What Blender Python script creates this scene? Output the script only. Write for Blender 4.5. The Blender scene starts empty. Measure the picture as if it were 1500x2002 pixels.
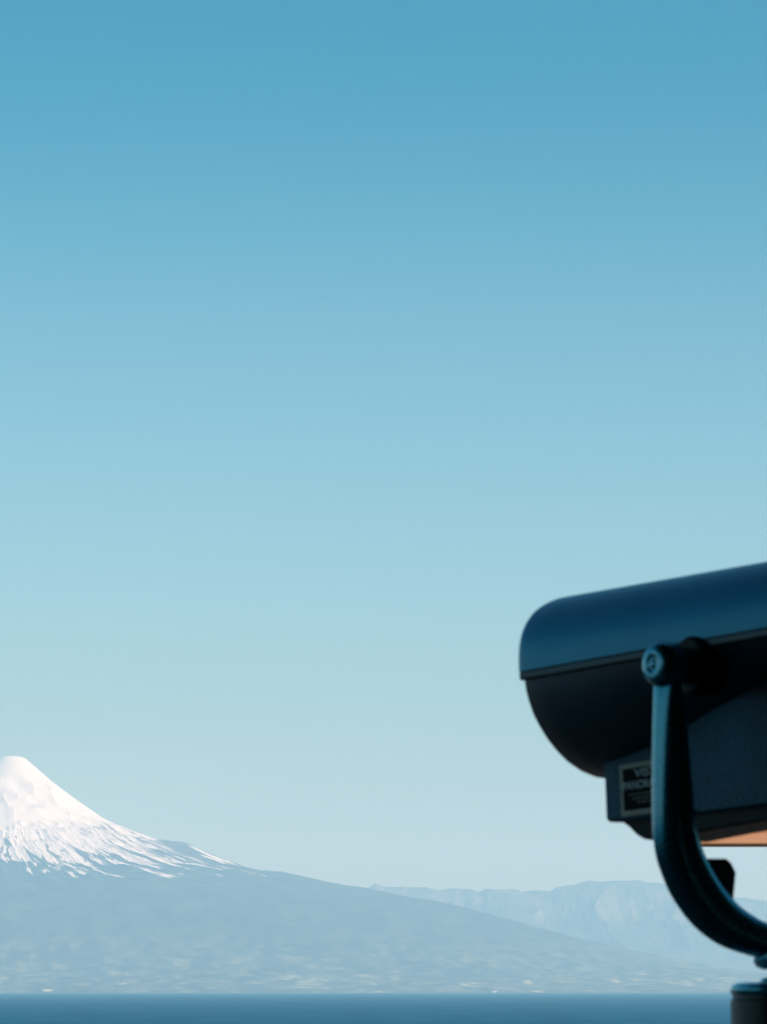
import bpy, bmesh, math, random
import numpy as np
from mathutils import Vector, Matrix

random.seed(7)
R = math.radians
scene = bpy.context.scene
col = scene.collection

# ------------------------------------------------------------------ camera
FOC = 8000.0                 # focal length in photograph pixels (photograph 1500 x 2002)
EYE = 1.25                   # eye height above the terrace
HOR = 1930.0                 # photograph row of the horizon
PITCH = math.atan((HOR - 1001.0) / FOC)
cam_d = bpy.data.cameras.new("camera")
cam = bpy.data.objects.new("camera", cam_d)
col.objects.link(cam)
cam.location = (0, 0, EYE)
cam.rotation_euler = (R(90) + PITCH, 0, 0)
cam_d.sensor_fit = 'HORIZONTAL'
cam_d.sensor_width = 36
cam_d.lens = FOC / 1500 * 36
cam_d.clip_start = 0.1
cam_d.clip_end = 400000
cam_d.dof.use_dof = True
cam_d.dof.focus_distance = 45000
cam_d.dof.aperture_fstop = 38
scene.camera = cam

# ------------------------------------------------------------------ sky and sun
SUN_EL, SUN_AZ = R(38), R(118)     # azimuth clockwise from +Y (the viewing direction)
world = bpy.data.worlds.new("World")
scene.world = world
world.use_nodes = True
wn, wl = world.node_tree.nodes, world.node_tree.links
wn.clear()
sky = wn.new('ShaderNodeTexSky')
sky.sky_type = 'NISHITA'
sky.sun_disc = False
sky.sun_elevation = SUN_EL
sky.sun_rotation = SUN_AZ
sky.altitude = 100
sky.air_density = 1.0
sky.dust_density = 0.6
sky.ozone_density = 1.0
# colour of the clear air by height above the horizon (teal aloft, paler low down)
tcw = wn.new('ShaderNodeTexCoord'); sepw = wn.new('ShaderNodeSeparateXYZ'); rampw = wn.new('ShaderNodeValToRGB')
wl.new(tcw.outputs['Generated'], sepw.inputs[0]); wl.new(sepw.outputs[2], rampw.inputs[0])
AIR = [(0.0, (.39, .48, .40)), (.040, (.39, .50, .44)), (.0767, (.41, .58, .57)), (.115, (.40, .62, .65)),
       (.164, (.28, .59, .61)), (.201, (.09, .51, .56)), (.235, (.02, .46, .54)), (.40, (.08, .48, .58)), (.6, (.14, .50, .60))]
els = rampw.color_ramp.elements
while len(els) < len(AIR): els.new(0.5)
for e_, (p_, c_) in zip(els, AIR):
    e_.position = p_; e_.color = (*c_, 1)
rampw.color_ramp.interpolation = 'B_SPLINE'
tint = wn.new('ShaderNodeMix'); tint.data_type = 'RGBA'; tint.blend_type = 'MULTIPLY'
tint.inputs[0].default_value = 1.0
wl.new(sky.outputs[0], tint.inputs[6])
wl.new(rampw.outputs[0], tint.inputs[7])
bg = wn.new('ShaderNodeBackground')
bg.inputs[1].default_value = 0.12
wo = wn.new('ShaderNodeOutputWorld')
wl.new(tint.outputs[2], bg.inputs[0])
wl.new(bg.outputs[0], wo.inputs[0])

sun_d = bpy.data.lights.new("sun", 'SUN')
sun_d.energy = 5.0
sun_d.angle = R(0.5)
sun_d.color = (1.0, 0.97, 0.92)
sun = bpy.data.objects.new("sun", sun_d)
col.objects.link(sun)
sd = Vector((math.sin(SUN_AZ) * math.cos(SUN_EL), math.cos(SUN_AZ) * math.cos(SUN_EL), math.sin(SUN_EL)))
sun.rotation_euler = sd.to_track_quat('Z', 'Y').to_euler()
sun.location = (0, 0, 30)

vs = scene.view_settings
vs.view_transform = 'Standard'
vs.look = 'None'
vs.exposure = 0.44
vs.gamma = 1.0
scene.cycles.use_denoising = True
scene.cycles.max_bounces = 8
scene.cycles.volume_bounces = 2

# ------------------------------------------------------------------ helpers
def tag(o, label=None, cat=None, group=None, kind=None):
    if label: o["label"] = label
    if cat: o["category"] = cat
    if group: o["group"] = group
    if kind: o["kind"] = kind
    return o

def mesh_obj(name, verts, faces, mat=None, parent=None, smooth=True):
    me = bpy.data.meshes.new(name)
    me.from_pydata([tuple(v) for v in verts], [], faces)
    if smooth:
        me.polygons.foreach_set('use_smooth', [True] * len(me.polygons))
    me.update()
    o = bpy.data.objects.new(name, me)
    col.objects.link(o)
    if mat: me.materials.append(mat)
    if parent: o.parent = parent
    return o

def bm_obj(name, bm, mat=None, parent=None, smooth=True, autosmooth=40):
    bmesh.ops.recalc_face_normals(bm, faces=bm.faces[:])
    for f in bm.faces: f.smooth = smooth
    if smooth:
        for e in bm.edges:
            if len(e.link_faces) == 2 and e.calc_face_angle(0) > R(autosmooth):
                e.smooth = False
    me = bpy.data.meshes.new(name)
    bm.to_mesh(me); bm.free()
    o = bpy.data.objects.new(name, me)
    col.objects.link(o)
    if mat: me.materials.append(mat)
    if parent: o.parent = parent
    return o

def bevel_mod(o, w, seg=3, ang=35):
    m = o.modifiers.new('bevel', 'BEVEL')
    m.width = w; m.segments = seg; m.limit_method = 'ANGLE'; m.angle_limit = R(ang)
    m.harden_normals = False
    return o

def add_box(bm, c, s, rot=None):
    M = Matrix.Translation(c) @ (rot.to_4x4() if rot else Matrix.Identity(4)) @ Matrix.Diagonal((s[0], s[1], s[2], 1))
    return bmesh.ops.create_cube(bm, size=1.0, matrix=M)['verts']

def add_cyl(bm, p0, p1, r0, r1=None, seg=32):
    r1 = r0 if r1 is None else r1
    p0, p1 = Vector(p0), Vector(p1)
    d = p1 - p0
    M = Matrix.Translation((p0 + p1) / 2) @ d.to_track_quat('Z', 'Y').to_matrix().to_4x4()
    return bmesh.ops.create_cone(bm, cap_ends=True, segments=seg, radius1=r0, radius2=r1, depth=d.length, matrix=M)['verts']

def lathe(bm, prof, M=Matrix.Identity(4), seg=48):
    """prof: list of (r, h) swept round local Z, closed at both ends"""
    rings = []
    for r, h in prof:
        if r < 1e-6:
            rings.append([bm.verts.new(M @ Vector((0, 0, h)))])
        else:
            rings.append([bm.verts.new(M @ Vector((r * math.cos(2 * math.pi * k / seg), r * math.sin(2 * math.pi * k / seg), h))) for k in range(seg)])
    for a, b in zip(rings, rings[1:]):
        for k in range(seg):
            k2 = (k + 1) % seg
            if len(a) == 1: bm.faces.new((a[0], b[k], b[k2]))
            elif len(b) == 1: bm.faces.new((a[k], a[k2], b[0]))
            else: bm.faces.new((a[k], a[k2], b[k2], b[k]))
    for ring in (rings[0], rings[-1]):
        if len(ring) > 1: bm.faces.new(ring)

def loft(bm, rings, close=True, caps=True):
    vr = [[bm.verts.new(p) for p in ring] for ring in rings]
    n = len(vr[0])
    for a, b in zip(vr, vr[1:]):
        for k in range(n if close else n - 1):
            k2 = (k + 1) % n
            bm.faces.new((a[k], a[k2], b[k2], b[k]))
    if caps:
        bm.faces.new(vr[0]); bm.faces.new(vr[-1])

# node material helper
def mat_new(name):
    m = bpy.data.materials.new(name)
    m.use_nodes = True
    nt = m.node_tree
    return m, nt, nt.nodes, nt.links, nt.nodes['Principled BSDF']

def paint(name, base, rough=0.32, spec=0.5, bump=0.0, bscale=60, dist=0.001, var=0.25, coat=0.0, metallic=0.0):
    m, nt, N, L, b = mat_new(name)
    tc = N.new('ShaderNodeTexCoord')
    n1 = N.new('ShaderNodeTexNoise'); n1.inputs['Scale'].default_value = 9; n1.inputs['Detail'].default_value = 6
    L.new(tc.outputs['Object'], n1.inputs['Vector'])
    mx = N.new('ShaderNodeMix'); mx.data_type = 'RGBA'
    mx.inputs[6].default_value = (*[c * (1 - var) for c in base], 1)
    mx.inputs[7].default_value = (*[c * (1 + var) for c in base], 1)
    L.new(n1.outputs['Fac'], mx.inputs[0])
    L.new(mx.outputs[2], b.inputs['Base Color'])
    n2 = N.new('ShaderNodeTexNoise'); n2.inputs['Scale'].default_value = bscale; n2.inputs['Detail'].default_value = 4
    L.new(tc.outputs['Object'], n2.inputs['Vector'])
    mr = N.new('ShaderNodeMapRange')
    mr.inputs[3].default_value = rough - 0.07; mr.inputs[4].default_value = rough + 0.09
    L.new(n2.outputs['Fac'], mr.inputs[0]); L.new(mr.outputs[0], b.inputs['Roughness'])
    b.inputs['Specular IOR Level'].default_value = spec
    b.inputs['Coat Weight'].default_value = coat
    b.inputs['Metallic'].default_value = metallic
    if bump > 0:
        bp = N.new('ShaderNodeBump'); bp.inputs['Strength'].default_value = bump; bp.inputs['Distance'].default_value = dist
        L.new(n2.outputs['Fac'], bp.inputs['Height']); L.new(bp.outputs[0], b.inputs['Normal'])
    return m

# ------------------------------------------------------------------ noise for the terrain
def hash2(ix, iy, seed):
    h = (ix.astype(np.int64) * 374761393 + iy.astype(np.int64) * 668265263 + seed * 1442695041) & 0xFFFFFFFF
    h = ((h ^ (h >> 13)) * 1274126177) & 0xFFFFFFFF
    h = h ^ (h >> 16)
    return (h & 0xFFFFFF) / float(0xFFFFFF)

def vnoise(x, y, seed=0):
    ix, iy = np.floor(x), np.floor(y)
    fx, fy = x - ix, y - iy
    fx = fx * fx * fx * (fx * (fx * 6 - 15) + 10); fy = fy * fy * fy * (fy * (fy * 6 - 15) + 10)
    a = hash2(ix, iy, seed); b = hash2(ix + 1, iy, seed)
    c = hash2(ix, iy + 1, seed); d = hash2(ix + 1, iy + 1, seed)
    return (a * (1 - fx) + b * fx) * (1 - fy) + (c * (1 - fx) + d * fx) * fy

def fbm(x, y, octaves=5, seed=0, gain=0.5, ridged=False):
    s = 0; amp = 1; tot = 0
    for o in range(octaves):
        n = vnoise(x * 2 ** o + 17.3 * o, y * 2 ** o + 5.1 * o, seed + o)
        if ridged: n = 1 - np.abs(2 * n - 1)
        s = s + n * amp; tot += amp; amp *= gain
    return s / tot

def sstep(a, b, x):
    t = np.clip((x - a) / (b - a), 0, 1)
    return t * t * (3 - 2 * t)

def grid_obj(name, X, Y, Z, mat, closed=False, attrs=None):
    nr, nc = X.shape
    me = bpy.data.meshes.new(name)
    me.vertices.add(nr * nc)
    me.vertices.foreach_set('co', np.stack([X, Y, Z], -1).astype(np.float32).ravel())
    idx = np.arange(nr * nc).reshape(nr, nc)
    if closed: idx = np.concatenate([idx, idx[:, :1]], 1)
    q = np.stack([idx[:-1, :-1], idx[:-1, 1:], idx[1:, 1:], idx[1:, :-1]], -1).reshape(-1, 4)
    me.loops.add(q.size); me.polygons.add(len(q))
    me.loops.foreach_set('vertex_index', q.ravel().astype(np.int32))
    me.polygons.foreach_set('loop_start', (np.arange(len(q)) * 4).astype(np.int32))
    me.polygons.foreach_set('use_smooth', np.ones(len(q), bool))
    me.update(calc_edges=True)
    for k, a in (attrs or {}).items():
        at = me.attributes.new(k, 'FLOAT', 'POINT')
        at.data.foreach_set('value', a.astype(np.float32).ravel())
    me.materials.append(mat)
    o = bpy.data.objects.new(name, me); col.objects.link(o)
    return o

LAKE = -48.0 + EYE           # lake surface

# ------------------------------------------------------------------ landscape materials
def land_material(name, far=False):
    m, nt, N, L, b = mat_new(name)
    tc = N.new('ShaderNodeTexCoord')
    geo = N.new('ShaderNodeNewGeometry')
    snow = N.new('ShaderNodeAttribute'); snow.attribute_name = 'snow'
    rock = N.new('ShaderNodeAttribute'); rock.attribute_name = 'rock'
    field = N.new('ShaderNodeAttribute'); field.attribute_name = 'field'
    n1 = N.new('ShaderNodeTexNoise'); n1.inputs['Scale'].default_value = 1.0; n1.inputs['Detail'].default_value = 11
    n1.inputs['Roughness'].default_value = 0.78
    mpf = N.new('ShaderNodeMapping'); mpf.inputs['Scale'].default_value = (0.0034, 0.0014, 0.0034)
    L.new(geo.outputs['Position'], mpf.inputs[0]); L.new(mpf.outputs[0], n1.inputs['Vector'])
    forest = N.new('ShaderNodeValToRGB')
    e = forest.color_ramp.elements
    e[0].position = 0.38; e[0].color = (0.020, 0.038, 0.026, 1)
    e[1].position = 0.66; e[1].color = (0.080, 0.100, 0.060, 1)
    L.new(n1.outputs['Fac'], forest.inputs[0])
    n3 = N.new('ShaderNodeTexNoise'); n3.inputs['Scale'].default_value = 0.012; n3.inputs['Detail'].default_value = 6
    L.new(geo.outputs['Position'], n3.inputs['Vector'])
    rk = N.new('ShaderNodeValToRGB')
    e = rk.color_ramp.elements
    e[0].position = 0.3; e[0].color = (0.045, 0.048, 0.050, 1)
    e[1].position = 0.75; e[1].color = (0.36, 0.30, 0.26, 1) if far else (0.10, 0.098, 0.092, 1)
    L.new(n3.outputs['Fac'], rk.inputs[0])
    mr = N.new('ShaderNodeMix'); mr.data_type = 'RGBA'
    L.new(rock.outputs['Fac'], mr.inputs[0]); L.new(forest.outputs[0], mr.inputs[6]); L.new(rk.outputs[0], mr.inputs[7])
    mf = N.new('ShaderNodeMix'); mf.data_type = 'RGBA'
    L.new(field.outputs['Fac'], mf.inputs[0]); L.new(mr.outputs[2], mf.inputs[6])
    mf.inputs[7].default_value = (0.42, 0.40, 0.24, 1)
    ms = N.new('ShaderNodeMix'); ms.data_type = 'RGBA'
    L.new(snow.outputs['Fac'], ms.inputs[0]); L.new(mf.outputs[2], ms.inputs[6])
    ms.inputs[7].default_value = (0.66, 0.635, 0.60, 1)
    L.new(ms.outputs[2], b.inputs['Base Color'])
    b.inputs['Roughness'].default_value = 0.9
    b.inputs['Specular IOR Level'].default_value = 0.1
    return m

# ------------------------------------------------------------------ volcano
VX, VY = (25 - 750) / FOC * 45000, 45000.0
PXM = 45000 / FOC
sil = [(0, 1481.5), (14, 1482), (25, 1486), (38, 1497), (75, 1529), (125, 1567), (175, 1601), (200, 1613), (225, 1622), (275, 1641),
       (305, 1650), (325, 1649.5), (345, 1652), (360, 1661), (395, 1676), (455, 1700), (495, 1710), (535, 1712), (585, 1723),
       (625, 1732), (655, 1738), (690, 1742), (735, 1752), (825, 1768), (875, 1776), (975, 1802), (1025, 1818),
       (1075, 1831), (1155, 1849), (1225, 1866), (1375, 1895), (1500, 1909), (1800, 1926), (2100, 1934), (2300, 1937), (4000, 1939)]
# a smooth radial profile without the local shoulder, used away from the right skyline
sil_s = [s for s in sil if s[0] not in (305, 325, 345, 360, 395, 495, 535, 200, 225)]
def prof(r, tab):
    a = np.array(tab)
    return np.interp(r, a[:, 0] * PXM, (HOR - a[:, 1]) * PXM + EYE)

ang = np.concatenate([np.linspace(R(-118), R(22), 1250, endpoint=False), np.linspace(R(22), R(242), 150, endpoint=False)])
rad = np.concatenate([np.linspace(0.5, 2600, 250, endpoint=False), np.linspace(2600, 6000, 190, endpoint=False), np.linspace(6000, 15000, 150)])
A, RR = np.meshgrid(ang, rad)
wsk = sstep(R(-38), R(-12), A) * (1 - sstep(R(12), R(40), A))      # near the right skyline
Z = prof(RR, sil) * wsk + prof(RR, sil_s) * (1 - wsk)
X = VX + RR * np.cos(A); Y = VY + RR * np.sin(A)
# gullies: noise stretched down the slope; arms wander a little
KT = 0.12 * sstep(R(-98), R(-80), A) * (1 - 0.75 * sstep(R(-45), R(-15), A))
Aw = A - KT * np.log((RR + 60) / 1500) + 0.05 * (fbm(X / 900, Y / 900, 3, 5) - 0.5)
gl = fbm(Aw * 26, np.log(RR + 60) * 4.0, 5, 11, 0.55, ridged=True)
gf = fbm(Aw * 75, np.log(RR + 60) * 6.0, 4, 31, 0.6, ridged=True)
mid = sstep(1200, 1700, RR) * (1 - sstep(3600, 6500, RR))
Z = Z + mid * ((gl - 0.5) * 40 + (gf - 0.5) * 9) * (1 - 0.75 * wsk * (RR < 2400))
Z = Z + (fbm(X / 420, Y / 420, 4, 3) - 0.5) * 46 * sstep(150, 900, RR) * (1 - 0.7 * wsk)
# broad folds of the ice cap
ice = sstep(260, 560, RR) * (1 - sstep(1700, 2100, RR)) * (1 - 0.85 * wsk)
fold = fbm(X / 520 + 0.35 * Z / 520, Y / 420, 3, 77, 0.55, ridged=True)
Z = Z + ice * ((fold - 0.6) * 115 + (fbm(X / 150, Y / 150, 3, 79) - 0.5) * 22)
# wooded lower ground
low = sstep(3200, 6500, RR)
Z = Z + low * ((fbm(X / 1500, Y / 1500, 6, 51) - 0.5) * 90 + (fbm(X / 160, Y / 160, 3, 57) - 0.5) * 34) * (1 - sstep(9500, 11500, RR) * 0.7)
# lava shelf below the ice, the dark blue fold seen under it
Z = Z + 75 * (1 - sstep(1060, 1180, RR)) * sstep(760, 1060, RR) * (1 - sstep(R(-66), R(-48), A))
# shore
shore = 32500 + (fbm(X / 1300, Y / 5000, 4, 90) - 0.5) * 500
t = sstep(-60, 700, Y - shore)
Z = (LAKE - 6) * (1 - t) + np.maximum(Z, LAKE + 5) * t
Hh = Z - LAKE
# snow cover: full above, in gullies and long tongues below
L_ = np.log(RR + 60)
streak = fbm(Aw * 26, L_ * 3.2, 4, 140, 0.6)
fine = fbm(Aw * 60, L_ * 7.0, 4, 160, 0.6, ridged=True)
patch = fbm(Aw * 14, L_ * 3.0, 3, 150)
# coverage falls from full at the ice edge to nothing at the melt line
cover = (Hh - 1120) / 450 + 0.30 * (patch - 0.5) - 0.16 * sstep(R(-75), R(-30), A) * (1 - sstep(1700, 1900, Hh))
thr = 0.50 * streak + 0.35 * fine + 0.15 * (1 - gl)
thr = (thr - 0.385) / 0.25
snow = sstep(-0.02, 0.02, cover - thr)
snow = snow * sstep(1120, 1195, Hh + 90 * (patch - 0.5) + 60 * (fine - 0.5))
dash = fbm(Aw * 60, L_ * 7.0, 4, 170, 0.6)
snow = snow * (1 - 0.85 * sstep(0.56, 0.60, dash) * sstep(R(-62), R(-42), A) * sstep(1180, 1350, RR))
# bare rib on the right shoulder and the two long snowfields beyond it
knob = np.exp(-((RR - 1850) / 170) ** 2) * sstep(R(-24), R(-16), A)
snow = snow * (1 - sstep(1720, 1900, RR + 260 * (patch - 0.5)) * sstep(R(-40), R(-24), A + 0.12 * (streak - 0.5)))
def band(r0, r1, a0, a1, wd):
    t_ = np.clip((RR - r0) / (r1 - r0), 0, 1)
    c_ = a0 + (a1 - a0) * t_
    return (1 - sstep(wd * 0.6, wd, np.abs(A - c_) + 0.03 * (streak - 0.5))) * sstep(r0 - 40, r0 + 60, RR) * (1 - sstep(r1 - 220, r1, RR + 200 * (fine - 0.5)))
snow = np.maximum(snow, band(2010, 2620, R(-9), R(-13), R(5.2)))
snow = np.maximum(snow, band(2240, 2660, R(-19), R(-21), R(2.2)))
# long snowfields low on the right shoulder
rk = sstep(1250, 1600, Hh + 250 * (streak - 0.5))
fn = fbm(X / 120, Y / 480, 5, 200, 0.65)
zone = fbm(X / 900, Y / 2400, 3, 210)
field = sstep(0.60, 0.70, fn * 0.75 + zone * 0.25) * (1 - sstep(120, 330, Hh)) * sstep(2, 8, Hh) * 0.55
field = np.maximum(field, 0.22 * sstep(0.50, 0.64, fbm(X / 90, Y / 260, 5, 230, 0.7)) * (1 - sstep(250, 700, Hh)))
bright = (hash2(np.floor(X / 70), np.floor(Y / 330), 240) > 0.985) * (1 - sstep(60, 200, Hh)) * sstep(2, 6, Hh)
field = np.maximum(field, bright * 0.9)
vol = grid_obj('mountain', X, Y, Z, land_material('volcano_ground'), closed=True,
               attrs={'snow': snow, 'rock': rk, 'field': field})
tag(vol, 'snow-capped volcano cone with forested lower slopes across the lake', None, kind='structure')

# ------------------------------------------------------------------ far range
FY = 60000.0
FP = FY / FOC
rs = [(-1500, 1760), (200, 1750), (600, 1748), (712, 1741), (722, 1735), (735, 1728), (748, 1735), (765, 1738), (800, 1736), (830, 1736), (860, 1740), (900, 1739), (935, 1745),
      (948, 1740), (985, 1741), (1005, 1740), (1020, 1745), (1050, 1743), (1075, 1744), (1090, 1736), (1105, 1734), (1125, 1729), (1150, 1722),
      (1175, 1724), (1200, 1723), (1230, 1724), (1290, 1726), (1340, 1735), (1390, 1752), (1440, 1757), (1475, 1760), (1500, 1763), (1600, 1775), (1900, 1745), (3200, 1780)]
a = np.array(rs, float)
xs = np.concatenate([np.linspace(-16000, -1500, 90, endpoint=False), np.linspace(-1500, 6500, 850, endpoint=False), np.linspace(6500, 22000, 120)])
ys = np.linspace(-7500, 5000, 230)
X, T = np.meshgrid(xs, ys)
crest = np.interp(X / FP + 750, a[:, 0], (HOR - a[:, 1]) * FP + EYE) - LAKE + (fbm(X / 260, X * 0, 4, 290) - 0.5) * 46
warp = (fbm(X / 2500, T / 2500, 3, 300) - 0.5) * 900
Xw = X + warp * sstep(0, 3000, -T)
front = np.clip(1 + T / 7500, 0, 1)
back = np.clip(1 - T / 5000, 0, 1)
shape = np.where(T < 0, front ** 1.15, back ** 1.5)
rid = fbm(Xw / 900, T / 2600, 6, 310, 0.5, ridged=True)
Zf = crest * shape
away = sstep(0, 1400, np.abs(T))
Zf = Zf + (rid - 0.55) * 470 * away * shape ** 0.5 * np.minimum(1, front * 2.5)
Zf = Zf + (fbm(X / 120, T / 120, 3, 333) - 0.5) * 26 * np.minimum(1, front * 4)
Zf = np.where(np.abs(T) > 300, np.minimum(Zf, crest * (1 - 0.06 * sstep(300, 1500, np.abs(T))) - 6), Zf)
Zr = LAKE + np.maximum(Zf, -4)
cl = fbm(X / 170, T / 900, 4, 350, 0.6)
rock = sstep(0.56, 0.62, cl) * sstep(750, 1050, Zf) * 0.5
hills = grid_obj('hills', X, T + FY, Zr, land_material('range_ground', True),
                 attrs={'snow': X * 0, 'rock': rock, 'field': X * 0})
tag(hills, 'hazy rocky mountain range behind the right flank of the volcano', None, kind='structure')

# ------------------------------------------------------------------ lake
def water_material():
    m, nt, N, L, b = mat_new('lake_water')
    geo = N.new('ShaderNodeNewGeometry')
    mp = N.new('ShaderNodeMapping'); mp.inputs['Scale'].default_value = (0.012, 0.0022, 1)
    L.new(geo.outputs['Position'], mp.inputs[0])
    n = N.new('ShaderNodeTexNoise'); n.inputs['Scale'].default_value = 1.0; n.inputs['Detail'].default_value = 8
    L.new(mp.outputs[0], n.inputs['Vector'])
    cr = N.new('ShaderNodeValToRGB')
    e = cr.color_ramp.elements
    e[0].position = 0.3; e[0].color = (0.0002, 0.048, 0.092, 1)
    e[1].position = 0.75; e[1].color = (0.0006, 0.084, 0.145, 1)
    L.new(n.outputs['Fac'], cr.inputs[0]); L.new(cr.outputs[0], b.inputs['Base Color'])
    b.inputs['Roughness'].default_value = 0.45
    b.inputs['IOR'].default_value = 1.33
    b.inputs['Specular IOR Level'].default_value = 0.0
    return m
W = 70000
water = mesh_obj('water', [(-W, -W, LAKE), (W, -W, LAKE), (W, W, LAKE), (-W, W, LAKE)], [(0, 1, 2, 3)], water_material())
tag(water, 'calm deep blue lake reaching to the foot of the volcano', None, kind='structure')

# ------------------------------------------------------------------ lookout ground and terrace (below the frame)
gm = paint('hill_grass', (0.05, 0.075, 0.03), 0.9, 0.1, 0.5, 3, 0.05)
xs = np.linspace(-160, 160, 90); ys = np.linspace(-160, 160, 90)
X, Y = np.meshgrid(xs, ys)
d = np.sqrt(np.maximum(np.abs(X) - 9, 0) ** 2 + np.maximum(np.maximum(Y - 15, -60 - Y), 0) ** 2)
Zg = -0.12 - sstep(0, 130, d) * 86 + (fbm(X / 9, Y / 9, 4, 400) - 0.5) * 1.2 * sstep(1, 8, d)
ground = grid_obj('ground', X, Y, Zg, gm)
tag(ground, 'grassy lookout hill falling to the lake', None, kind='structure')
pm = paint('terrace_concrete', (0.07, 0.068, 0.065), 0.85, 0.2, 0.4, 40, 0.004)
bm = bmesh.new(); add_box(bm, (0, 4.0, -0.11), (17, 20, 0.22))
terrace = bevel_mod(bm_obj('pavement', bm, pm, smooth=False), 0.02)
tag(terrace, 'concrete lookout terrace under the viewer', None, kind='structure')

# ------------------------------------------------------------------ unseen roof, walls and posts added to shade the viewer
wood_dark = paint('dark_stained_wood', (0.030, 0.022, 0.016), 0.6, 0.3, 0.4, 30, 0.003)
shade_shelter = bpy.data.objects.new('shade_shelter', None); col.objects.link(shade_shelter)
tag(shade_shelter, 'unseen dark timber roof, walls and posts added to shade the viewer', 'shade_shelter')
bm = bmesh.new(); add_box(bm, (0, 0.9, 2.98), (7.6, 9.4, 0.14))
bevel_mod(bm_obj('roof', bm, wood_dark, shade_shelter, smooth=False), 0.01)
bm = bmesh.new(); add_box(bm, (0, -3.72, 1.455), (7.4, 0.10, 2.905))
bevel_mod(bm_obj('shade_back_wall', bm, wood_dark, shade_shelter, smooth=False), 0.01)  # unseen, added to block the low sky behind the camera
for x in (-3.68, 3.68):
    y1 = 2.45 if x < 0 else 5.1  # added side walls, lengths set by what the yoke reflects
    bm = bmesh.new(); add_box(bm, (x, (y1 - 3.65) / 2, 1.455), (0.06, y1 + 3.65, 2.905))
    bevel_mod(bm_obj('shade_side_wall', bm, wood_dark, shade_shelter, smooth=False), 0.01)
for x in (-3.4, 3.4):
    for y in (-3.5, 5.2):
        bm = bmesh.new(); add_box(bm, (x, y, 1.455), (0.14, 0.14, 2.905))
        bevel_mod(bm_obj('post', bm, wood_dark, shade_shelter, smooth=False), 0.01)

# ------------------------------------------------------------------ coin viewer
PHI = R(56)
OX = (1530 - 750) / FOC * 5.0
OV = Vector((OX, 5.0, 0.0))
Ux = Vector((-math.cos(PHI), math.sin(PHI), 0))      # pointing direction (local x)
Wy = Vector((-math.sin(PHI), -math.cos(PHI), 0))     # towards the photographer's side (local y)
def ray(px, py):
    d = Vector(((px - 750) / FOC, 1.0, (1001 - py) / FOC))
    c, s = math.cos(PITCH), math.sin(PITCH)
    return Vector((d.x, d.y * c - d.z * s, d.y * s + d.z * c))
def on_side(px, py, w):
    """local (x, z) of a photo point assumed to lie on the plane y = w of the viewer"""
    d = ray(px, py); o = Vector((0, 0, EYE)) - OV
    t = (w - o.dot(Wy)) / d.dot(Wy)
    p = o + d * t
    return p.dot(Ux), p.z
def on_cross(px, py, x):
    """local (y, z) of a photo point assumed to lie on the plane x = const"""
    d = ray(px, py); o = Vector((0, 0, EYE)) - OV
    t = (x - o.dot(Ux)) / d.dot(Ux)
    p = o + d * t
    return p.dot(Wy), p.z

root = bpy.data.objects.new('coin_viewer', None); col.objects.link(root)
root.location = OV
root.rotation_euler = (0, 0, math.pi - PHI)
tag(root, 'dark blue coin-operated sightseeing binocular viewer on its post', 'binocular viewer')

P_hood = paint('blue_paint', (0.0005, 0.165, 0.265), 0.30, 0.35, 0.10, 220, 0.0005, 0.10, metallic=0.45)
P_body_shade = paint('shaded_body_paint', (0.008, 0.050, 0.075), 0.42, 0.5, 0.15, 220, 0.0006, 0.2)  # shade under the hood put into a darker base colour
P_cast = paint('rough_casting', (0.004, 0.080, 0.130), 0.50, 0.45, 1.0, 170, 0.0035, 0.7, metallic=0.3)
P_arm = paint('arm_paint', (0.020, 0.250, 0.330), 0.27, 0.5, 0.0, 160, 0.0004, 0.15, coat=0.6, metallic=0.70)
for b_ in P_arm.node_tree.nodes:
    if b_.type == 'BSDF_PRINCIPLED':
        b_.inputs['Coat IOR'].default_value = 1.6; b_.inputs['Coat Roughness'].default_value = 0.13
P_black = paint('black_iron', (0.003, 0.004, 0.005), 0.5, 0.15, 0.2, 100, 0.001)

TILT = R(2.4)
_, ZP = on_side(1277, 1300, 0.19)
HW = 0.137
ct, st = math.cos(TILT), math.sin(TILT)
def T3(x, y, z):
    """body frame (origin on the pivot axis) -> viewer frame"""
    return Vector((x * ct + z * st, y, ZP - x * st + z * ct))
def inv2(x, z):
    z -= ZP
    return x * ct - z * st, x * st + z * ct
FR = inv2(*on_side(1012, 1325, HW))          # front near corner of the seam
SEAM = FR[1]
XF = FR[0]
XR = -0.25
print('front', FR, 'pivot z', ZP)

# hood: arched cover
def arch(x, hw, h, zb, n=40, e=2.9):
    pts = []
    for k in range(n + 1):
        a = math.pi * k / n
        c, s = math.cos(a), math.sin(a)
        y = hw * math.copysign(abs(c) ** (2 / e), c)
        z = zb + h * abs(s) ** (2 / e)
        pts.append(T3(x, y, z))
    return pts
bm = bmesh.new()
rings = []
for x, k in [(XF - 0.0, 0.965), (XF - 0.004, 0.985), (XF - 0.012, 1.0)] + [(XF - 0.012 - (XF - XR - 0.03) * i / 14, 1.0) for i in range(1, 15)] + [(XR + 0.006, 0.97), (XR, 0.9)]:
    g = 1.0 - 0.10 * (XF - x) / (XF - XR)
    rings.append(arch(x, HW * (0.5 + 0.5 * k), 0.104 * k * g, SEAM + 0.0075))
loft(bm, rings)
hood = bm_obj('hood', bm, P_hood, root)

# flange below the hood
def belt(x, hw, z0, z1):
    return [T3(x, hw, z0), T3(x, hw, z1), T3(x, -hw, z1), T3(x, -hw, z0)]
bm = bmesh.new()
loft(bm, [belt(XF - 0.001, HW - 0.001, SEAM - 0.004, SEAM + 0.0075), belt(XR - 0.003, HW - 0.001, SEAM - 0.004, SEAM + 0.0075)])
bevel_mod(bm_obj('flange', bm, P_body_shade, root, smooth=False), 0.003)

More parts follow.
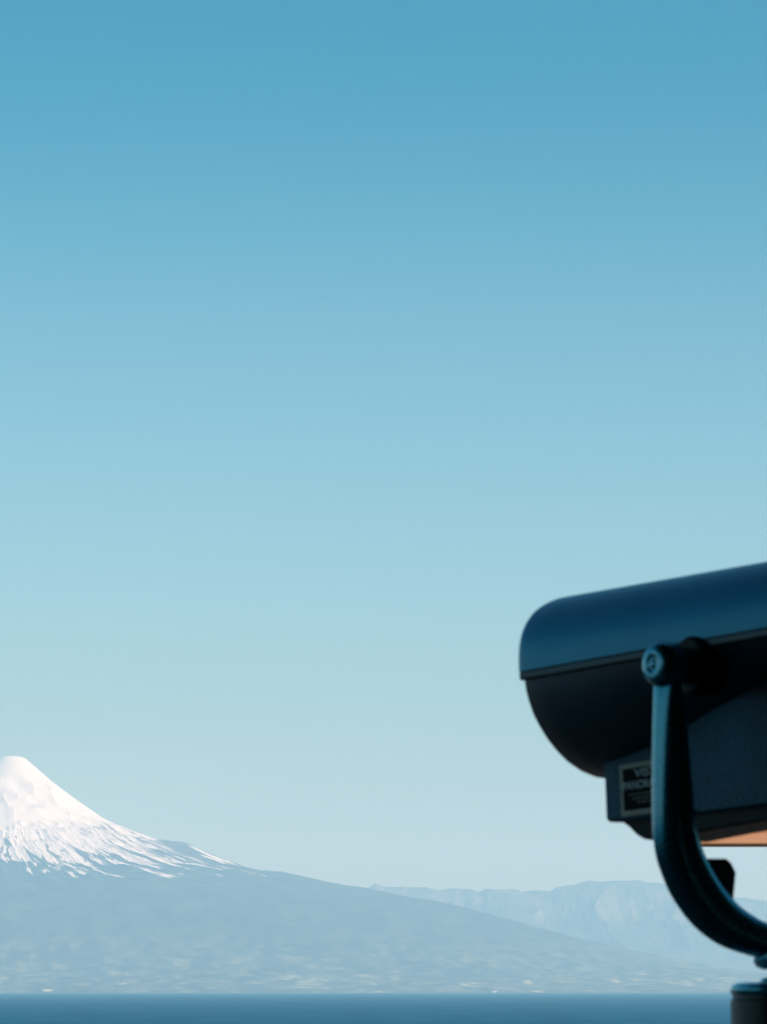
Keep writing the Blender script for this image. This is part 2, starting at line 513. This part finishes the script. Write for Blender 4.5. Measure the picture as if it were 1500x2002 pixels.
# belly below the flange: a half barrel that gets shallower towards the rear
half = [(1.0, 0.0), (0.985, -0.012), (0.955, -0.025), (0.90, -0.042), (0.83, -0.056), (0.74, -0.071), (0.63, -0.085), (0.50, -0.098), (0.35, -0.108), (0.18, -0.1145), (0.0, -0.117)]
def belly(x, k, kw=1.0):
    hw = (HW - 0.007) * kw
    p = [T3(x, hw * a_, SEAM - 0.0045 + 1.05 * b_ * k) for a_, b_ in half]
    q = [T3(x, -hw * a_, SEAM - 0.0045 + 1.05 * b_ * k) for a_, b_ in half[:-1]][::-1]
    return p + q
bm = bmesh.new()
st_ = [(XF - 0.004, 0.985, 0.99), (XF - 0.008, 1.0, 1.0), (XF - 0.05, 1.0, 1.0), (XF - 0.10, 0.96, 1), (XF - 0.15, 0.89, 1), (XF - 0.20, 0.79, 1), (XF - 0.26, 0.65, 1), (XF - 0.33, 0.49, 1), (XF - 0.40, 0.34, 1), (XF - 0.48, 0.24, 1), (XR + 0.02, 0.18, 1), (XR + 0.01, 0.16, 0.98)]
loft(bm, [belly(*s) for s in st_])
bm_obj('belly', bm, P_body_shade, root)

# lower housing
WB = 0.052
def poly_side(pts, w):
    return [on_side(px, py, w) for px, py in pts]
hp = poly_side([(1178, 1480), (1183, 1608), (1300, 1598), (1500, 1575), (1610, 1562), (1610, 1250)], WB)
bm = bmesh.new()
loft(bm, [[(x, WB, z) for x, z in hp], [(x, -WB, z) for x, z in hp]])
bevel_mod(bm_obj('housing', bm, P_cast, root, smooth=False), 0.006)

# raised side panel of the housing
pp = poly_side([(1362, 1360), (1364, 1588), (1615, 1556), (1615, 1240)], WB + 0.003)
bm = bmesh.new()
loft(bm, [[(x, WB + 0.0022, z) for x, z in pp], [(x, WB - 0.002, z) for x, z in pp]])
bevel_mod(bm_obj('side_panel', bm, P_cast, root, smooth=False), 0.0015)

# under tray
tp = poly_side([(1212, 1600), (1216, 1608), (1230, 1618), (1244, 1633), (1258, 1641), (1280, 1644), (1365, 1627), (1500, 1604), (1600, 1588), (1600, 1560)], WB - 0.008)
bm = bmesh.new()
loft(bm, [[(x, WB - 0.008, z) for x, z in tp], [(x, -WB + 0.008, z) for x, z in tp]])
bevel_mod(bm_obj('tray', bm, P_black, root, smooth=False), 0.004)

# name plate with its writing
plate_m = paint('plate_brown', (0.006, 0.004, 0.003), 0.7, 0.1)
rim_m = paint('plate_rim', (0.30, 0.28, 0.22), 0.5, 0.4, metallic=0.3)
ink_m = paint('plate_letters', (0.80, 0.80, 0.74), 0.6, 0.3, var=0.05)
q = poly_side([(1213, 1497), (1218, 1597), (1330, 1583), (1326, 1478)], WB)
def lerp(a, b, t): return (a[0] + (b[0] - a[0]) * t, a[1] + (b[1] - a[1]) * t)
def qp(s, t):                 # s along the plate (left to right), t down
    return lerp(lerp(q[0], q[3], s), lerp(q[1], q[2], s), t)
bm = bmesh.new()
loft(bm, [[(*qp(s, t)[:1], WB + 0.002, qp(s, t)[1]) for s, t in ((0, 0), (0, 1), (1, 1), (1, 0))],
          [(qp(s, t)[0], WB - 0.002, qp(s, t)[1]) for s, t in ((0, 0), (0, 1), (1, 1), (1, 0))]])
plate = bm_obj('nameplate', bm, rim_m, root, smooth=False)
bm = bmesh.new()
loft(bm, [[(qp(s, t)[0], WB + 0.0027, qp(s, t)[1]) for s, t in ((.06, .09), (.06, .90), (.94, .90), (.94, .09))],
          [(qp(s, t)[0], WB + 0.0001, qp(s, t)[1]) for s, t in ((.06, .09), (.06, .90), (.94, .90), (.94, .09))]])
bm_obj('nameplate_field', bm, plate_m, plate, smooth=False)

def text_mesh(name, body, s0, s1, t0, t1, mat, parent):
    cu = bpy.data.curves.new(name, 'FONT'); cu.body = body; cu.extrude = 0.0; cu.size = 1.0; cu.offset = 0.012
    to = bpy.data.objects.new(name, cu); col.objects.link(to)
    dg = bpy.context.evaluated_depsgraph_get()
    me = bpy.data.meshes.new_from_object(to.evaluated_get(dg))
    bpy.data.objects.remove(to)
    co = np.array([v.co[:] for v in me.vertices])
    mn, mx_ = co.min(0), co.max(0)
    for v in me.vertices:
        s = s0 + (s1 - s0) * (v.co.x - mn[0]) / (mx_[0] - mn[0])
        t = t1 + (t0 - t1) * (v.co.y - mn[1]) / (mx_[1] - mn[1])
        x, z = qp(s, t)
        v.co = (x, WB + 0.0032, z)
    me.name = name
    me.materials.clear(); me.materials.append(mat)
    o = bpy.data.objects.new(name, me); col.objects.link(o); o.parent = parent
    return o
text_mesh('lettering', 'VISTA', 0.27, 0.78, 0.12, 0.28, ink_m, plate)
text_mesh('lettering', 'PANORAMICA', 0.065, 0.935, 0.345, 0.50, ink_m, plate)
bm = bmesh.new()               # worn small print, not legible in the photograph
rnd = random.Random(3)
for t0, s0_, s1_ in ((0.585, 0.16, 0.86), (0.665, 0.22, 0.80), (0.74, 0.30, 0.72)):
    s = s0_
    while s < s1_:
        w_ = rnd.uniform(0.03, 0.08)
        pts = [qp(a_, b_) for a_, b_ in ((s, t0), (s, t0 + 0.035), (s + w_, t0 + 0.035), (s + w_, t0))]
        bm.faces.new([bm.verts.new((x, WB + 0.0032, z)) for x, z in pts])
        s += w_ + rnd.uniform(0.015, 0.03)
small_m = paint('plate_small_print', (0.25, 0.25, 0.23), 0.6, 0.3)
bm_obj('small_print', bm, small_m, plate, smooth=False)

# pivot hubs, side bosses
for sgn in (1, -1):
    My = Matrix.Translation((0, 0, ZP)) @ Matrix.Rotation(R(-90) * sgn, 4, 'X')
    bm = bmesh.new()
    lathe(bm, [(0, 0.11), (0.036, 0.11), (0.036, HW + 0.004), (0.032, HW + 0.010), (0.0, HW + 0.010)], My)
    bm_obj('boss', bm, P_black, root)
    bm = bmesh.new()
    lathe(bm, [(0, HW + 0.004), (0.021, HW + 0.004), (0.0225, 0.160), (0.0255, 0.170), (0.0275, 0.180), (0.0275, 0.187), (0.0260, 0.193), (0.0235, 0.197), (0.0200, 0.1995), (0.0140, 0.2005), (0.0105, 0.2000), (0.0085, 0.1985), (0.006, 0.1985), (0.0040, 0.2000), (0.0, 0.2005)], My)
    bm_obj('hub', bm, P_arm, root)

# yoke: swept arm, wide U
outer = [(1279, 1322), (1275, 1345), (1272, 1400), (1270, 1500), (1270, 1600), (1274, 1660), (1285, 1703), (1309, 1757), (1350, 1811), (1402, 1849), (1470, 1872)]
inner = [(1332, 1322), (1335, 1345), (1346, 1400), (1356, 1500), (1366, 1600), (1377, 1650), (1392, 1686), (1417, 1728), (1446, 1764), (1474, 1786), (1505, 1803)]
SH = 17
Oc = [on_cross(px + SH, py, 0.0) for px, py in outer]
Ic = [on_cross(px - SH, py, 0.0) for px, py in inner]
zo, zi = Oc[-1][1] - 0.004, Ic[-1][1] - 0.004
Oc.append((0.0, zo)); Ic.append((0.0, zi))
def cr_spline(pts, sub=5):
    out = []
    n = len(pts)
    for i in range(n - 1):
        p0 = pts[max(i - 1, 0)]; p1 = pts[i]; p2 = pts[i + 1]; p3 = pts[min(i + 2, n - 1)]
        for k in range(sub):
            t = k / sub
            out.append(tuple(0.5 * (2 * p1[j] + (p2[j] - p0[j]) * t + (2 * p0[j] - 5 * p1[j] + 4 * p2[j] - p3[j]) * t * t + (3 * p1[j] - p0[j] - 3 * p2[j] + p3[j]) * t ** 3) for j in range(2)))
    out.append(pts[-1])
    return out
Os, Is = cr_spline(Oc), cr_spline(Ic)
AW = 0.040
sec = [(0.32, 0.5), (0.17, 0.47), (0.06, 0.38), (0.01, 0.28), (0.0, 0.18), (0.015, 0.02), (0.06, -0.14), (0.13, -0.28), (0.22, -0.385), (0.31, -0.43), (0.39, -0.41), (0.46, -0.405), (0.53, -0.42), (0.61, -0.455), (0.70, -0.48), (0.80, -0.475), (0.90, -0.43), (0.97, -0.33), (1.0, -0.16), (1.0, 0.25), (0.96, 0.42), (0.86, 0.5)]
def arm_ring(o_, i_, sgn=1):
    return [(AW * x, sgn * (o_[0] + (i_[0] - o_[0]) * s), o_[1] + (i_[1] - o_[1]) * s) for s, x in sec]
rings = [arm_ring(o_, i_) for o_, i_ in zip(Os, Is)]
rings += [arm_ring(o_, i_, -1) for o_, i_ in list(zip(Os, Is))[:-1][::-1]]
bm = bmesh.new(); loft(bm, rings)
bm_obj('yoke', bm, P_arm, root, autosmooth=60)

# stop block on the inside of the yoke
bp_ = [on_cross(px - 16, py, 0.0) for px, py in [(1380, 1679), (1430, 1679), (1439, 1688), (1448, 1706), (1443, 1760), (1420, 1790), (1360, 1720)]]
bm = bmesh.new()
loft(bm, [[(0.019, y, z) for y, z in bp_], [(-0.009, y, z) for y, z in bp_]])
bevel_mod(bm_obj('stop_block', bm, P_black, root, smooth=False), 0.003)

# swivel bolt, stem and post
def zc(py): return EYE + 5.0 * math.tan(PITCH + math.atan((1001 - py) / FOC))
bm = bmesh.new()
lathe(bm, [(0, zo + 0.012), (0.036, zo + 0.012), (0.038, zc(1880)), (0.035, zc(1890)), (0.027, zc(1896)), (0.0, zc(1897))])
bm_obj('swivel_bolt', bm, P_arm, root)
bm = bmesh.new()
lathe(bm, [(0, zc(1892)), (0.0165, zc(1892)), (0.0165, zc(1912)), (0.0, zc(1912))])
bm_obj('stem', bm, P_black, root)
bm = bmesh.new()
lathe(bm, [(0, zc(1910)), (0.022, zc(1910.5)), (0.027, zc(1912.5)), (0.031, zc(1919)), (0.042, zc(1920)), (0.058, zc(1922)), (0.0650, zc(1927)), (0.0665, zc(1932)), (0.0660, zc(1942)), (0.0645, zc(1945)), (0.0, zc(1945))])
bm_obj('post_cap', bm, P_arm, root)
P_post = paint('post_paint', (0.006, 0.018, 0.024), 0.42, 0.5, 0.3, 90, 0.001)
bm = bmesh.new()
lathe(bm, [(0, zc(1944)), (0.0640, zc(1944)), (0.0640, zc(1953)), (0.0662, zc(1956)), (0.0662, 0.03), (0.080, 0.025), (0.13, 0.02), (0.13, 0.0), (0, 0.0)])
bm_obj('post', bm, P_post, root)

# rear: eyepieces and back plate (outside the frame)
bm = bmesh.new()
loft(bm, [[T3(XR - 0.001, y, z) for y, z in ((-.12, SEAM - .02), (-.12, SEAM + .07), (.12, SEAM + .07), (.12, SEAM - .02))],
          [T3(XR - 0.012, y, z) for y, z in ((-.11, SEAM - .015), (-.11, SEAM + .065), (.11, SEAM + .065), (.11, SEAM - .015))]])
bm_obj('back_plate', bm, P_black, root, smooth=False)
for y in (-0.034, 0.034):
    bm = bmesh.new()
    add_cyl(bm, T3(XR - 0.010, y, SEAM + 0.025), T3(XR - 0.055, y, SEAM + 0.025), 0.024, 0.021)
    bm_obj('eyepiece', bm, P_black, root)

# ------------------------------------------------------------------ timber rail frame beyond the viewer
def wood_material():
    m, nt, N, L, b = mat_new('orange_timber')
    tc = N.new('ShaderNodeTexCoord')
    mp = N.new('ShaderNodeMapping'); mp.inputs['Scale'].default_value = (1.2, 22, 22)
    L.new(tc.outputs['Object'], mp.inputs[0])
    n = N.new('ShaderNodeTexNoise'); n.inputs['Scale'].default_value = 2.0; n.inputs['Detail'].default_value = 8
    L.new(mp.outputs[0], n.inputs['Vector'])
    cr = N.new('ShaderNodeValToRGB')
    e = cr.color_ramp.elements
    e[0].position = 0.3; e[0].color = (0.50, 0.19, 0.085, 1)
    e[1].position = 0.7; e[1].color = (0.74, 0.33, 0.165, 1)
    L.new(n.outputs['Fac'], cr.inputs[0]); L.new(cr.outputs[0], b.inputs['Base Color'])
    b.inputs['Roughness'].default_value = 0.6
    bp = N.new('ShaderNodeBump'); bp.inputs['Strength'].default_value = 0.3; bp.inputs['Distance'].default_value = 0.004
    L.new(n.outputs['Fac'], bp.inputs['Height']); L.new(bp.outputs[0], b.inputs['Normal'])
    return m
wm = wood_material()
BY = 12.0
def bw(px, py):
    d = ray(px, py); t = BY / d.y
    return d.x * t, EYE + d.z * t
x0, zb = bw(1322, 1655)
frame = bpy.data.objects.new('timber_frame', None); col.objects.link(frame)
frame.location = (x0 + 0.36, BY, 0)
tag(frame, 'orange-brown wooden beam showing just under the viewer body', 'beam')
bm = bmesh.new()
BT = 0.15
add_box(bm, (-0.36 + 1.6, 0, zb + BT / 2), (3.2, 0.11, BT))
bevel_mod(bm_obj('beam', bm, wm, frame, smooth=False), 0.010, 4)
for xx in (0.10, 2.55):
    bm = bmesh.new(); add_box(bm, (xx, 0, zb / 2 + 0.002), (0.10, 0.09, zb))
    bevel_mod(bm_obj('post', bm, wm, frame, smooth=False), 0.012)

# ------------------------------------------------------------------ white lakeside building
hx, hy = (966 - 750) / FOC * 32900, 32900
hb = bpy.data.objects.new('lakeside_building', None); col.objects.link(hb)
hb.location = (hx, hy, LAKE + 4)
tag(hb, 'tiny white building on the far shore below the volcano', 'building')
wh = paint('white_wall', (0.8, 0.8, 0.78), 0.8, 0.2, var=0.05)
rf = paint('grey_roof', (0.35, 0.33, 0.32), 0.7, 0.2)
bm = bmesh.new(); add_box(bm, (0, 0, 4), (34, 16, 12)); bm_obj('wall', bm, wh, hb, smooth=False)
bm = bmesh.new()
loft(bm, [[(x, -9, 10), (x, 0, 16), (x, 9, 10)] for x in (-18, 18)])
bm_obj('roof', bm, rf, hb, smooth=False)

# ------------------------------------------------------------------ haze
def haze_box(density, color, aniso):
    m = bpy.data.materials.new('haze'); m.use_nodes = True
    nt = m.node_tree; nt.nodes.clear()
    out = nt.nodes.new('ShaderNodeOutputMaterial')
    pv = nt.nodes.new('ShaderNodeVolumePrincipled')
    pv.inputs['Color'].default_value = (*color, 1)
    pv.inputs['Density'].default_value = density
    pv.inputs['Absorption Color'].default_value = (1, 1, 1, 1)
    pv.inputs['Anisotropy'].default_value = aniso
    nt.links.new(pv.outputs[0], out.inputs['Volume'])
    bm = bmesh.new()
    z0, z1 = LAKE - 90, 2620
    add_box(bm, (0, 2000, (z0 + z1) / 2), (150000, 150000, z1 - z0))
    o = bm_obj('haze', bm, m, smooth=False)
    tag(o, 'pale blue haze filling the air over the lake', None, kind='stuff')
haze_box(3.1e-5, (0.44, 0.77, 1.0), 0.0)
